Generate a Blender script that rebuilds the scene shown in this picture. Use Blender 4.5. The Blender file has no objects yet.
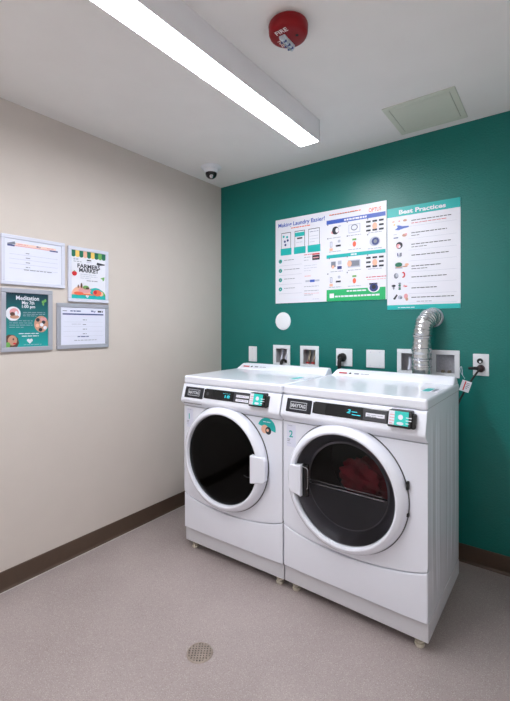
import bpy, bmesh, math, random
from mathutils import Vector, Matrix
random.seed(7)
PI = math.pi
C = bpy.context.scene.collection
H = 2.4635; RX = 2.55; FY = -3.12          # ceiling height, right wall, front wall

# ------------------------------------------------------------------ materials
def nt(name):
    m = bpy.data.materials.new(name); m.use_nodes = True
    n = m.node_tree.nodes; l = m.node_tree.links
    return m, n, l, n['Principled BSDF']
def srgb(r, g, b):
    f = lambda c: (c/255/12.92 if c/255 <= .04045 else ((c/255+.055)/1.055)**2.4)
    return (f(r), f(g), f(b), 1)
def mat(name, rgb, rough=.5, metal=0, spec=.5, bump=0, bscale=100, var=.0, vscale=8, emit=0, coat=0):
    m, n, l, p = nt(name)
    col = srgb(*rgb)
    tc = n.new('ShaderNodeTexCoord')
    nz = n.new('ShaderNodeTexNoise'); nz.inputs['Scale'].default_value = vscale; nz.inputs['Detail'].default_value = 3
    l.new(tc.outputs['Object'], nz.inputs['Vector'])
    rp = n.new('ShaderNodeValToRGB')
    rp.color_ramp.elements[0].position = .3; rp.color_ramp.elements[1].position = .7
    rp.color_ramp.elements[0].color = tuple(c*(1-var) for c in col[:3])+(1,)
    rp.color_ramp.elements[1].color = tuple(min(1, c*(1+var)) for c in col[:3])+(1,)
    l.new(nz.outputs['Fac'], rp.inputs['Fac']); l.new(rp.outputs['Color'], p.inputs['Base Color'])
    p.inputs['Roughness'].default_value = rough; p.inputs['Metallic'].default_value = metal
    p.inputs['Specular IOR Level'].default_value = spec; p.inputs['Coat Weight'].default_value = coat
    if emit:
        p.inputs['Emission Color'].default_value = col; p.inputs['Emission Strength'].default_value = emit
    if bump:
        b2 = n.new('ShaderNodeTexNoise'); b2.inputs['Scale'].default_value = bscale; b2.inputs['Detail'].default_value = 2
        l.new(tc.outputs['Object'], b2.inputs['Vector'])
        bp = n.new('ShaderNodeBump'); bp.inputs['Strength'].default_value = bump; bp.inputs['Distance'].default_value = .003
        l.new(b2.outputs['Fac'], bp.inputs['Height']); l.new(bp.outputs['Normal'], p.inputs['Normal'])
    return m
M = {}
M['greige'] = mat('greige_wall_paint', (212, 202, 195), .55, spec=.3, bump=.12, bscale=130, var=.01)
M['green'] = mat('green_wall_paint', (4, 114, 107), .36, spec=.48, bump=.75, bscale=105, var=.03)
M['white_wall'] = mat('white_wall_paint', (238, 234, 230), .55, spec=.3, bump=.12, bscale=130, var=.01)
M['ceil'] = mat('ceiling_paint', (243, 239, 237), .75, spec=.2, bump=.06, bscale=160, var=.01)
M['base'] = mat('brown_vinyl_base', (84, 66, 54), .42, var=.06, vscale=20)
M['white'] = mat('white_enamel', (241, 243, 254), .2, spec=.5, var=.005, coat=.4)
M['offwhite'] = mat('white_plastic', (232, 233, 238), .35, var=.01)
M['kick'] = mat('grey_kick_enamel', (215, 214, 220), .35, var=.01)
M['fixture'] = mat('fixture_white_steel', (243, 241, 245), .45, var=.01)
M['plate'] = mat('wall_plate_plastic', (238, 240, 246), .35, var=.01)
M['boxin'] = mat('outlet_box_inside', (196, 192, 196), .55, var=.06, vscale=30)
M['boxmesh'] = mat('grey_box_back', (190, 190, 200), .5, var=.12, vscale=90)
M['black'] = mat('black_gloss_plastic', (16, 17, 20), .22, var=.1)
M['mblack'] = mat('matte_black_rubber', (22, 21, 22), .6, var=.1)
M['dkgrey'] = mat('dark_grey_plastic', (62, 62, 68), .4, var=.05)
M['drum'] = mat('dark_drum_steel', (40, 40, 43), .45, metal=.3, var=.1)
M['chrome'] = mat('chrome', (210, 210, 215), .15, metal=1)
M['refl'] = mat('charcoal_reflection', (76, 77, 84), .5, var=.05)  # charcoal tone of the reflection built into the dryer door
M['badge'] = mat('badge_dark', (30, 32, 42), .3, var=.05)
M['badgesil'] = mat('badge_silver', (205, 208, 216), .3, metal=.3)
M['teal'] = mat('teal_print', (22, 180, 178), .4, var=.03)
M['teal2'] = mat('bright_teal_label', (40, 205, 195), .35, var=.08, vscale=60)
M['led'] = mat('cyan_led', (50, 190, 205), .5, emit=.35)
M['pwhite'] = mat('printed_white', (232, 232, 242), .35, var=.008)
M['bluewhite'] = mat('paper_white', (226, 228, 246), .4, var=.008)
M['grtxt'] = mat('grey_print', (128, 132, 146), .5)
M['lgtxt'] = mat('light_grey_print', (186, 190, 206), .5)
M['dktxt'] = mat('dark_print', (40, 44, 56), .5)
M['blue'] = mat('blue_print', (64, 96, 190), .4)
M['navy'] = mat('navy_print', (58, 70, 130), .4)
M['green_p'] = mat('green_print', (40, 180, 110), .4)
M['orange'] = mat('orange_print', (236, 110, 80), .4)
M['peach'] = mat('peach_print', (240, 186, 160), .4)
M['red'] = mat('red_print', (205, 40, 50), .4)
M['pink'] = mat('pink_print', (226, 160, 165), .4)
M['pinkpale'] = mat('pale_peach_print', (244, 212, 200), .4)
M['yellow'] = mat('yellow_print', (244, 206, 110), .4)
M['lime'] = mat('leaf_green_print', (110, 170, 90), .4)
M['dgreen'] = mat('dark_green_print', (20, 110, 84), .4)
M['skin'] = mat('tan_print', (200, 150, 128), .4)
M['brownp'] = mat('brown_print', (90, 60, 50), .4)
M['silver'] = mat('silver_frame', (176, 178, 190), .35, metal=.25, var=.03)
M['silver2'] = mat('pale_silver_frame', (214, 216, 232), .3, var=.02)
M['alarm'] = mat('alarm_red', (136, 0, 14), .42, spec=.3, var=.03)
M['txtw'] = mat('lettering_white', (240, 225, 225), .5)
M['lens'] = mat('strobe_lens', (205, 215, 225), .12, var=.1, vscale=200)
M['cream'] = mat('cream_access_panel', (214, 216, 202), .5, var=.01)
M['creamdk'] = mat('panel_gap', (168, 168, 152), .6)
M['surround'] = mat('grey_bowl_plastic', (150, 150, 160), .28, metal=.7, var=.05)
M['foot'] = mat('cream_levelling_foot', (206, 198, 182), .5, var=.08, vscale=60)
M['foil'] = mat('aluminium_foil', (200, 202, 204), .24, metal=.95, bump=.45, bscale=38, var=.08, vscale=25)
M['brass'] = mat('brass_valve', (150, 140, 125), .35, metal=.8, var=.05)
M['valvered'] = mat('red_valve_handle', (170, 40, 40), .4)
M['plug'] = mat('dark_red_plug', (42, 18, 22), .45, var=.1)
M['drain'] = mat('drain_metal', (170, 156, 146), .45, metal=.3, var=.15, vscale=60)
M['drainhole'] = mat('drain_dark', (30, 26, 24), .8)
M['cloth'] = mat('burgundy_cloth', (140, 26, 42), .9, bump=.5, bscale=60, var=.25, vscale=14)
M['seam'] = mat('floor_seam', (205, 200, 196), .5)

def floor_mat():
    m, n, l, p = nt('speckled_vinyl_floor')
    tc = n.new('ShaderNodeTexCoord')
    big = n.new('ShaderNodeTexNoise'); big.inputs['Scale'].default_value = 2.2; big.inputs['Detail'].default_value = 4
    l.new(tc.outputs['Object'], big.inputs['Vector'])
    r1 = n.new('ShaderNodeValToRGB'); r1.color_ramp.elements[0].color = srgb(163, 150, 148); r1.color_ramp.elements[1].color = srgb(173, 160, 158)
    r1.color_ramp.elements[0].position = .35; r1.color_ramp.elements[1].position = .65
    l.new(big.outputs['Fac'], r1.inputs['Fac'])
    prev = r1.outputs['Color']
    for sc, thr, col, w in ((170, .24, srgb(210, 204, 200), .6), (140, .24, srgb(124, 110, 108), .45), (260, .28, srgb(192, 182, 178), .5)):
        v = n.new('ShaderNodeTexVoronoi'); v.inputs['Scale'].default_value = sc
        l.new(tc.outputs['Object'], v.inputs['Vector'])
        lt = n.new('ShaderNodeMath'); lt.operation = 'LESS_THAN'; lt.inputs[1].default_value = thr
        l.new(v.outputs['Distance'], lt.inputs[0])
        mu = n.new('ShaderNodeMath'); mu.operation = 'MULTIPLY'; mu.inputs[1].default_value = w
        l.new(lt.outputs[0], mu.inputs[0])
        mx = n.new('ShaderNodeMix'); mx.data_type = 'RGBA'
        l.new(mu.outputs[0], mx.inputs['Factor']); l.new(prev, mx.inputs[6]); mx.inputs[7].default_value = col
        prev = mx.outputs[2]
    l.new(prev, p.inputs['Base Color'])
    p.inputs['Roughness'].default_value = .5; p.inputs['Specular IOR Level'].default_value = .35
    nb = n.new('ShaderNodeTexNoise'); nb.inputs['Scale'].default_value = 300
    l.new(tc.outputs['Object'], nb.inputs['Vector'])
    b = n.new('ShaderNodeBump'); b.inputs['Strength'].default_value = .1; b.inputs['Distance'].default_value = .002
    l.new(nb.outputs['Fac'], b.inputs['Height']); l.new(b.outputs['Normal'], p.inputs['Normal'])
    return m
M['floor'] = floor_mat()

def glass_mat(name, tint, gloss):
    m = bpy.data.materials.new(name); m.use_nodes = True
    n = m.node_tree.nodes; l = m.node_tree.links; n.clear()
    o = n.new('ShaderNodeOutputMaterial'); t = n.new('ShaderNodeBsdfTransparent'); t.inputs['Color'].default_value = tint
    g = n.new('ShaderNodeBsdfGlossy'); g.inputs['Roughness'].default_value = .06; g.inputs['Color'].default_value = (gloss, gloss, gloss, 1)
    f = n.new('ShaderNodeFresnel'); f.inputs['IOR'].default_value = 1.35
    x = n.new('ShaderNodeMixShader'); l.new(f.outputs[0], x.inputs[0]); l.new(t.outputs[0], x.inputs[1]); l.new(g.outputs[0], x.inputs[2])
    l.new(x.outputs[0], o.inputs['Surface']); return m
M['glassW'] = glass_mat('dark_washer_glass', (.10, .10, .10, 1), .5)
M['glassD'] = glass_mat('smoked_dryer_glass', (.62, .62, .64, 1), .9)

def light_mat():
    m, n, l, p = nt('lamp_diffuser')
    p.inputs['Base Color'].default_value = (.9, .9, .9, 1)
    p.inputs['Emission Color'].default_value = (.93, .96, 1.0, 1); p.inputs['Emission Strength'].default_value = LIGHT
    return m
LIGHT = 22.0
M['light'] = light_mat()

def grad_mat():
    m, n, l, p = nt('teal_flyer_print')
    tc = n.new('ShaderNodeTexCoord'); s = n.new('ShaderNodeSeparateXYZ'); l.new(tc.outputs['Object'], s.inputs[0])
    mr = n.new('ShaderNodeMapRange'); mr.inputs['From Min'].default_value = -.14; mr.inputs['From Max'].default_value = .14
    l.new(s.outputs['Z'], mr.inputs['Value'])
    r = n.new('ShaderNodeValToRGB'); r.color_ramp.elements[0].color = srgb(24, 160, 160); r.color_ramp.elements[1].color = srgb(12, 40, 58)
    l.new(mr.outputs[0], r.inputs['Fac']); l.new(r.outputs[0], p.inputs['Base Color']); p.inputs['Roughness'].default_value = .35
    return m
M['flyer'] = grad_mat()

# ------------------------------------------------------------------ mesh helpers
def link(name, bm, m, parent=None, loc=None, smooth=False, bevel=0, seg=2, kind=None):
    me = bpy.data.meshes.new(name)
    bmesh.ops.recalc_face_normals(bm, faces=bm.faces) if kind != 'flat' else None
    bm.to_mesh(me); bm.free()
    for x in (m if isinstance(m, list) else [m]): me.materials.append(M[x])
    o = bpy.data.objects.new(name, me); C.objects.link(o)
    if parent: o.parent = parent
    if loc: o.location = loc
    if smooth:
        for f in me.polygons: f.use_smooth = True
        try: me.set_sharp_from_angle(angle=math.radians(38))
        except Exception: pass
    if bevel:
        b = o.modifiers.new('bevel', 'BEVEL'); b.width = bevel; b.segments = seg; b.limit_method = 'ANGLE'; b.angle_limit = math.radians(40); b.harden_normals = True
        for f in me.polygons: f.use_smooth = True
        try: me.set_sharp_from_angle(angle=math.radians(38))
        except Exception: pass
    return o
def thing(name, label, cat, loc=(0, 0, 0), rz=0, group=None):
    o = bpy.data.objects.new(name, None); C.objects.link(o); o.location = loc; o.rotation_euler = (0, 0, rz)
    o.empty_display_size = .05
    return tag(o, label, cat, group)
def tag(o, label, cat, group=None):
    o['label'] = label; o['category'] = cat
    if group: o['group'] = group
    return o
def box(bm, x0, x1, y0, y1, z0, z1, mi=0):
    vs = [bm.verts.new((x, y, z)) for x in (x0, x1) for y in (y0, y1) for z in (z0, z1)]
    for f in ((0, 1, 3, 2), (4, 6, 7, 5), (0, 4, 5, 1), (2, 3, 7, 6), (0, 2, 6, 4), (1, 5, 7, 3)):
        bm.faces.new([vs[i] for i in f]).material_index = mi
    return bm
def B(*a): return box(bmesh.new(), *a)
def prism_x(pts, x0, x1, bm=None):                        # profile (y,z) extruded along x
    bm = bm or bmesh.new()
    a = [bm.verts.new((x0, y, z)) for y, z in pts]; b = [bm.verts.new((x1, y, z)) for y, z in pts]
    n = len(pts)
    for i in range(n): bm.faces.new((a[i], a[(i+1) % n], b[(i+1) % n], b[i]))
    bm.faces.new(a); bm.faces.new(list(reversed(b))); return bm
def lathe(prof, axis='Z', c=(0, 0, 0), n=64, bm=None, mi=0):  # prof: (r, h) list
    bm = bm or bmesh.new(); rings = []
    for r, h in prof:
        ring = []
        if r < 1e-6:
            q = {'Z': (0, 0, h), 'Y': (0, h, 0), 'X': (h, 0, 0)}[axis]
            ring = [bm.verts.new((c[0]+q[0], c[1]+q[1], c[2]+q[2]))]*n
        else:
            for i in range(n):
                a = 2*PI*i/n; u, v = r*math.cos(a), r*math.sin(a)
                q = {'Z': (u, v, h), 'Y': (u, h, v), 'X': (h, u, v)}[axis]
                ring.append(bm.verts.new((c[0]+q[0], c[1]+q[1], c[2]+q[2])))
        rings.append(ring)
    for a, b in zip(rings, rings[1:]):
        for i in range(n):
            j = (i+1) % n; vs = []
            for v in (a[i], a[j], b[j], b[i]):
                if v not in vs: vs.append(v)
            if len(vs) > 2: bm.faces.new(vs).material_index = mi
    return bm
def tube(pts, rad, n=12, bm=None, mi=0, closed_ends=True, sub=6):
    bm = bm or bmesh.new(); P = [Vector(p) for p in pts]; path = []
    radf = rad if callable(rad) else (lambda t: rad)
    for i in range(len(P)-1):                              # Catmull-Rom
        p0 = P[max(i-1, 0)]; p1 = P[i]; p2 = P[i+1]; p3 = P[min(i+2, len(P)-1)]
        for k in range(sub):
            t = k/sub
            path.append(.5*((2*p1)+(p2-p0)*t+(2*p0-5*p1+4*p2-p3)*t*t+(3*p1-p0-3*p2+p3)*t**3))
    path.append(P[-1]); rings = []; up = None
    for i, q in enumerate(path):
        d = (path[min(i+1, len(path)-1)]-path[max(i-1, 0)]).normalized()
        if up is None: up = d.orthogonal().normalized()
        up = (up-d*up.dot(d)).normalized(); s = d.cross(up); r = radf(i/(len(path)-1))
        rings.append([bm.verts.new(q+up*r*math.cos(2*PI*k/n)+s*r*math.sin(2*PI*k/n)) for k in range(n)])
    for a, b in zip(rings, rings[1:]):
        for k in range(n): bm.faces.new((a[k], a[(k+1) % n], b[(k+1) % n], b[k])).material_index = mi
    if closed_ends: bm.faces.new(rings[0]).material_index = mi; bm.faces.new(list(reversed(rings[-1]))).material_index = mi
    return bm
_fonts = {}
def text_polys(s, size, bold=0.0, xs=1.0, width=None):
    cu = bpy.data.curves.new('t', 'FONT'); cu.body = s; cu.size = size; cu.offset = bold*size; cu.align_x = 'LEFT'; cu.resolution_u = 3
    ob = bpy.data.objects.new('t', cu); C.objects.link(ob)
    dg = bpy.context.evaluated_depsgraph_get(); dg.update()
    me = bpy.data.meshes.new_from_object(ob.evaluated_get(dg))
    vs = [(v.co.x*xs, v.co.y) for v in me.vertices]; fs = [list(p.vertices) for p in me.polygons]
    bpy.data.objects.remove(ob); bpy.data.curves.remove(cu); bpy.data.meshes.remove(me)
    if vs:
        x0 = min(v[0] for v in vs); x1 = max(v[0] for v in vs)
        k = 1 if not width else width/(x1-x0)
        vs = [((x-x0)*k, y) for x, y in vs]
    return vs, fs
class Print:
    """flat printed design; local plane x right, z up, facing -y; layers 0.35 mm apart"""
    def __init__(s, y=0, step=.00035): s.bm = bmesh.new(); s.mats = []; s.y = y; s.step = step
    def mi(s, m):
        if m not in s.mats: s.mats.append(m)
        return s.mats.index(m)
    def poly(s, pts, m, lay=1):
        vs = [s.bm.verts.new((x, s.y-lay*s.step, z)) for x, z in pts]
        f = s.bm.faces.new(vs); f.material_index = s.mi(m); f.normal_update()
        if f.normal.y > 0: f.normal_flip()
    def rect(s, x0, x1, z0, z1, m, lay=1): s.poly([(x0, z0), (x1, z0), (x1, z1), (x0, z1)], m, lay)
    def ell(s, x, z, rx, rz=None, m='red', lay=2, a0=0, a1=2*PI, n=20):
        rz = rx if rz is None else rz
        pts = [(x+rx*math.cos(a0+(a1-a0)*i/n), z+rz*math.sin(a0+(a1-a0)*i/n)) for i in range(n if a1-a0 > 6.28 else n+1)]
        s.poly(pts, m, lay)
    def text(s, t, x, z, size, m, lay=2, bold=.01, width=None, center=False):
        vs, fs = text_polys(t, size, bold, 1, width)
        w = max(v[0] for v in vs); ox = x-(w/2 if center else 0)
        nv = [s.bm.verts.new((ox+a, s.y-lay*s.step, z+b)) for a, b in vs]
        for f in fs:
            try:
                g = s.bm.faces.new([nv[i] for i in f]); g.material_index = s.mi(m); g.normal_update()
                if g.normal.y > 0: g.normal_flip()
            except ValueError: pass
    def lines(s, x, z, w, m, n=1, gap=.01, h=.003, lay=2, words=True):   # rows of small unreadable copy, as word-length dashes
        for k in range(n):
            cx = x; end = x+w*(1 if k < n-1 or n == 1 else .6)
            while cx < end-.004:
                ww = min(random.uniform(.012, .03)*(1 if words else 10), end-cx)
                s.rect(cx, cx+ww, z-k*gap-h/2, z-k*gap+h/2, m, lay); cx += ww+.004
    def done(s, name, parent): return link(name, s.bm, s.mats, parent, kind='flat')

# ------------------------------------------------------------------ the room
def struct(o): o['kind'] = 'structure'; return o
T = .12
struct(link('floor', B(-T, RX+T, FY-T, T, -.1, 0), 'floor'))
struct(link('ceiling', B(-T, RX+T, FY-T, T, H, H+.1), 'ceil'))
struct(link('wall_left', B(-T, 0, FY-T, T, 0, H), 'greige'))
struct(link('wall_right', B(RX, RX+T, FY-T, T, 0, H), 'white_wall'))
struct(link('wall_front', B(0, RX, FY-T, FY, 0, H), 'white_wall'))
# back wall with openings for the recessed supply boxes
BOX = [(.520, .668), (.752, .900), (1.437, 1.585), (1.636, 1.786)]      # outer frame x extents
BZ0, BZ1 = 1.028, 1.184
bm = bmesh.new(); xs = [0.]; 
for a, b in BOX: xs += [a+.018, b-.018]
xs.append(RX)
for i in range(len(xs)-1):
    for z0, z1 in ((0, BZ0+.018), (BZ0+.018, BZ1-.018), (BZ1-.018, H)):
        if i % 2 == 1 and z0 > .5 and z1 < 1.5: continue
        vs = [bm.verts.new(p) for p in ((xs[i], 0, z0), (xs[i+1], 0, z0), (xs[i+1], 0, z1), (xs[i], 0, z1))]; bm.faces.new(vs)
bmesh.ops.remove_doubles(bm, verts=bm.verts, dist=1e-5)
bmesh.ops.recalc_face_normals(bm, faces=bm.faces)
ex = bmesh.ops.extrude_face_region(bm, geom=list(bm.faces))
bmesh.ops.translate(bm, vec=(0, T, 0), verts=[v for v in ex['geom'] if isinstance(v, bmesh.types.BMVert)])
struct(link('wall_back', bm, 'green'))
BH = .099
def base_prof(s): return [(0, 0), (.014*s, 0), (.010*s, .006), (.006*s, .014), (.005*s, BH-.004), (.003*s, BH), (0, BH)]
struct(link('baseboard_back', prism_x(base_prof(-1), .006, RX-.006), 'base'))
def base_y(name, x, s, y0, y1):
    bm = bmesh.new(); pr = base_prof(s)
    a = [bm.verts.new((x+q, y0, z)) for q, z in pr]; b = [bm.verts.new((x+q, y1, z)) for q, z in pr]; n = len(pr)
    for i in range(n): bm.faces.new((a[i], a[(i+1) % n], b[(i+1) % n], b[i]))
    bm.faces.new(a); bm.faces.new(list(reversed(b)))
    struct(link(name, bm, 'base'))
base_y('baseboard_left', 0, 1, FY, 0); base_y('baseboard_right', RX, -1, FY, 0)
struct(link('trim_1', B(.014, .018, FY, -.02, 0, .0022), 'seam'))

# ------------------------------------------------------------------ linear ceiling light
LX0, LX1, LY0, LY1, LH = 1.047, 1.172, -2.95, -.512, .118
t = thing('ceiling_light', 'long white linear light fixture glowing on the ceiling', 'light', ((LX0+LX1)/2, (LY0+LY1)/2, H))
w = (LX1-LX0)/2; L = (LY1-LY0)/2
bm = bmesh.new()
box(bm, -w, -w+.006, -L, L, -LH, 0); box(bm, w-.006, w, -L, L, -LH, 0); box(bm, -w+.006, w-.006, -L, L, -.012, 0)
link('housing', bm, 'fixture', t)
for s in (-1, 1): link('end_cap', B(-w, w, s*L-.006 if s > 0 else -L-.0, s*L if s > 0 else -L+.006, -LH-.001, 0), 'fixture', t, bevel=.001)
link('diffuser', B(-w+.007, w-.007, -L+.008, L-.008, -LH-.0005, -LH+.02), 'light', t)

# ------------------------------------------------------------------ fire alarm
AX, AY = 1.413, -1.228
t = thing('fire_alarm', 'round red fire alarm with clear strobe on the ceiling', 'fire alarm', (AX, AY, H))
link('mounting_plate', lathe([(0, 0), (.066, 0), (.066, -.006), (0, -.006)]), 'offwhite', t)
link('housing', lathe([(0, -.006), (.072, -.006), (.0745, -.012), (.073, -.036), (.069, -.046), (.06, -.052), (.042, -.054), (0, -.054)]), 'alarm', t, smooth=True)
bm = bmesh.new(); pr = [(-.013, -.052), (.013, -.052), (.010, -.066), (.004, -.072), (-.004, -.072), (-.010, -.066)]
a = [bm.verts.new((x-.012, -.028, z)) for x, z in pr]; b = [bm.verts.new((x-.012, .05, z)) for x, z in pr]
for i in range(6): bm.faces.new((a[i], a[(i+1) % 6], b[(i+1) % 6], b[i]))
bm.faces.new(a); bm.faces.new(b)
ln = link('strobe_lens', bm, 'lens', t, bevel=.002); ln['label'] = 'clear strobe lens'
bm = bmesh.new(); tube([(-.012, -.018, -.0715), (-.012, .04, -.0715)], .003, 8, bm, sub=2); link('strobe_tube', bm, 'chrome', ln)
for y in (-.012, .014, .036): link('lens_bar', B(-.024, .000, y-.003, y+.003, -.0728, -.066), 'navy', ln, bevel=.001)
def down_text(s, x, y, z, size, rot, m, parent, name='lettering'):
    vs, fs = text_polys(s, size, .02); bm = bmesh.new(); w = max(v[0] for v in vs)
    nv = []
    for a, b in vs:
        a -= w/2; X = a*math.cos(rot)+b*math.sin(rot); Y = -(-a*math.sin(rot)+b*math.cos(rot))
        nv.append(bm.verts.new((x+X, y+Y, z)))
    for f in fs: bm.faces.new([nv[i] for i in f])
    return link(name, bm, m, parent, kind='flat')
down_text('FIRE', -.002, -.036, -.0546, .028, 0, 'txtw', t)
down_text('FIRE', -.044, .012, -.0546, .022, PI/2, 'txtw', t)
link('sounder_hole', lathe([(0, -.0545), (.006, -.0545), (.006, -.0555), (0, -.0555)], c=(.035, .005, 0), n=16), 'mblack', t)

# ------------------------------------------------------------------ security camera
t = thing('security_camera', 'white dome security camera with black eye on the ceiling corner', 'camera', (.238, -.378, H))
link('base_ring', lathe([(0, 0), (.072, 0), (.074, -.004), (.068, -.012), (.05, -.018), (0, -.018)]), 'offwhite', t, smooth=True)
link('housing', lathe([(.052, -.016), (.05, -.03), (.045, -.042), (.04, -.046), (0, -.046)]), 'offwhite', t, smooth=True)
dm = link('dome', lathe([(.041, -.044), (.040, -.056), (.034, -.070), (.022, -.080), (.008, -.085), (0, -.0855)], n=32), 'black', t, smooth=True)
dm['label'] = 'black dome'
bm = lathe([(0, 0), (.012, 0), (.014, -.004), (.010, -.008), (0, -.008)], n=20)
lz = link('lens', bm, 'chrome', dm, (.018, -.016, -.074), smooth=True); lz.rotation_euler = (math.radians(-35), math.radians(-35), 0)

# ------------------------------------------------------------------ ceiling access panel
t = thing('access_panel', 'square cream access hatch set in the ceiling', 'access hatch', (1.662, -.244, H))
bm = bmesh.new(); a = .176; f = .028
box(bm, -a, a, -a, -a+f, -.006, 0); box(bm, -a, a, a-f, a, -.006, 0); box(bm, -a, -a+f, -a+f, a-f, -.006, 0); box(bm, a-f, a, -a+f, a-f, -.006, 0)
link('frame', bm, 'cream', t, bevel=.0015)
link('gap', B(-a+f, a-f, -a+f, a-f, -.002, 0), 'creamdk', t)
g = .003; link('door', B(-a+f+g, a-f-g, -a+f+g, a-f-g, -.0055, -.002), 'cream', t, bevel=.001)

# ------------------------------------------------------------------ laundry machines
W, D, Z0, ZT = .686, .60, .046, 1.0307
def cut_curve(x): u = (x-.343)/.343; return .338-.052*(1-u*u)**.8 if abs(u) < 1 else .338
def machine(name, label, cat, ox, oy, rot, washer):
    c, s = math.cos(rot), math.sin(rot)
    t = thing(name, label, cat, (ox+c*W/2-s*D/2, oy+s*W/2+c*D/2, 0), rot)
    def add(n, bm, m, parent=None, **k):
        bmesh.ops.translate(bm, vec=(-W/2, -D/2, 0), verts=bm.verts); return link(n, bm, m, parent or t, **k)
    DC = (.316 if washer else .327, 0, .595)
    # cabinet: side sheets, back, kick plate, bottom
    bm = bmesh.new()
    for sx in (0, 1):                                     # pressed side sheet with vertical ridges
        ny, nz = 60, 34; x = .002 if sx == 0 else W-.002; sg = -1 if sx == 0 else 1; g = []
        for i in range(ny+1):
            col = []
            for j in range(nz+1):
                y = .022+(D-.022)*i/ny; z = .125+(.992-.125)*j/nz
                u = (y-.03)/(D-.06); v = (z-.16)/(.78)
                m_ = max(0, min(1, (v)/.12))*max(0, min(1, (1-v)/.08))
                dsp = 0
                for cy, wd, am in ((.10, .018, .0016), (.20, .02, -.0022), (.31, .018, .0018), (.60, .02, -.0018), (.78, .016, .0022), (.90, .014, -.0018)):
                    cc = cy+.10*(max(0, .35-v))*(1 if cy < .5 else -1)
                    dsp += am*math.exp(-((u-cc)/wd)**2)
                col.append(bm.verts.new((x+sg*dsp*m_, y, z)))
            g.append(col)
        for i in range(ny):
            for j in range(nz): bm.faces.new((g[i][j], g[i+1][j], g[i+1][j+1], g[i][j+1]))
    box(bm, .003, W-.003, D-.012, D-.001, Z0, .985)
    link_side = add('cabinet', bm, 'white', smooth=True)
    bm = bmesh.new(); box(bm, .0, W, .012, D, Z0, .123); add('base_plinth', bm, 'kick', bevel=.004)
    # front corner posts
    # front panel with round opening
    R = .262; N = 128
    angs = sorted(set([2*PI*i/N for i in range(N)]+[math.atan2(z-DC[2], x-DC[0]) % (2*PI) for x, z in ((0, .850), (W, .850), (0, .338), (W, .338))]))
    inn = []; out = []
    for a in angs:
        ca, sa = math.cos(a), math.sin(a); lo, hi = .2, 1.
        for _ in range(40):
            m_ = (lo+hi)/2; x = DC[0]+m_*ca; z = DC[2]+m_*sa
            if 0 <= x <= W and z <= .850 and z >= cut_curve(x)+.0035: lo = m_
            else: hi = m_
        inn.append((DC[0]+R*ca, DC[2]+R*sa)); out.append((DC[0]+lo*ca, DC[2]+lo*sa))
    bm = bmesh.new(); n = len(angs)
    f0 = [[bm.verts.new((x, y, z)) for x, z in L_] for y in (0, .02) for L_ in (inn, out)]
    for i in range(n):
        j = (i+1) % n
        bm.faces.new((f0[0][i], f0[0][j], f0[1][j], f0[1][i])); bm.faces.new((f0[2][i], f0[3][i], f0[3][j], f0[2][j]))
        bm.faces.new((f0[1][i], f0[1][j], f0[3][j], f0[3][i])); bm.faces.new((f0[0][i], f0[2][i], f0[2][j], f0[0][j]))
    add('front_panel', bm, 'white', bevel=.005, seg=3)
    # lower panel, gently bowed
    bm = bmesh.new(); nx = 40; nz = 8; fr = []; bk = []
    for i in range(nx+1):
        x = W*i/nx; ct = cut_curve(x)-.002; cf = []; u = 2*x/W-1
        for j in range(nz+1):
            v = j/nz; z = .128+(ct-.128)*v
            cf.append(bm.verts.new((x, -.009*(1-u**4)*math.sin(PI*min(1, .15+v*.75)), z)))
        fr.append(cf); bk.append([bm.verts.new((x, .03, .128)), bm.verts.new((x, .03, ct))])
    for i in range(nx):
        for j in range(nz): bm.faces.new((fr[i][j], fr[i+1][j], fr[i+1][j+1], fr[i][j+1]))
        bm.faces.new((fr[i][0], bk[i][0], bk[i+1][0], fr[i+1][0])); bm.faces.new((fr[i][nz], fr[i+1][nz], bk[i+1][1], bk[i][1]))
        bm.faces.new((bk[i][0], bk[i][1], bk[i+1][1], bk[i+1][0]))
    bm.faces.new(fr[0]+[bk[0][1], bk[0][0]]); bm.faces.new(list(reversed(fr[nx]))+[bk[nx][0], bk[nx][1]])
    add('lower_panel', bm, 'white', bevel=.006, seg=3)
    # dark gap behind seam lines
    add('inner_frame', B(.006, W-.006, .021, .026, .12, .355), 'dkgrey')
    # control console
    cp = prism_x([(.03, .983), (.0, .983), (-.006, .979), (-.029, .898), (-.031, .888), (-.027, .880), (-.004, .860), (0, .853), (.03, .853)], 0, W)
    con = add('control_panel', cp, 'white', bevel=.004, seg=3)
    th = math.atan2(.022, .076)                            # slope of console face
    def onface(bm):                                       # design space (x, y depth outward negative, z) -> console face, z measured vertically
        for v in bm.verts:
            z = v.co.z; y = -.006-(.979-z)*(.022/.076)
            v.co.y = y+v.co.y
        return bm
    pb = add('badge', onface(B(.030 if not washer else .026, .170, -.004, .012, .907, .970)), 'badge', con, bevel=.005, seg=3)
    pr = Print(-.0042)
    x0, x1, z0, z1 = .054, .146, .922, .957
    for r in ((x0, x1, z1-.003, z1), (x0, x1, z0, z0+.003), (x0, x0+.003, z0, z1), (x1-.003, x1, z0, z1)): pr.rect(*r, 'badgesil', 1)
    pr.text('MAYTAG', .060, .932, .022, 'badgesil', 1, .05, .080)
    onface(pr.bm); bmesh.ops.translate(pr.bm, vec=(-W/2, -D/2, 0), verts=pr.bm.verts)
    e = pr.done('emblem', pb); e['label'] = 'silver emblem'
    # display strip
    dp = add('display', onface(B(.184, .545, -.003, .012, .915, .969)), 'black', con, bevel=.004)
    def fin(nm):
        onface(pr.bm); bmesh.ops.translate(pr.bm, vec=(-W/2, -D/2, 0), verts=pr.bm.verts); return pr.done(nm, dp)
    pr = Print(-.0032)
    pr.rect(.178, .238 if washer else .245, .918, .966, 'mblack', 1)
    if washer: pr.ell(.205, .942, .010, m='dkgrey', lay=2)
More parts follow.
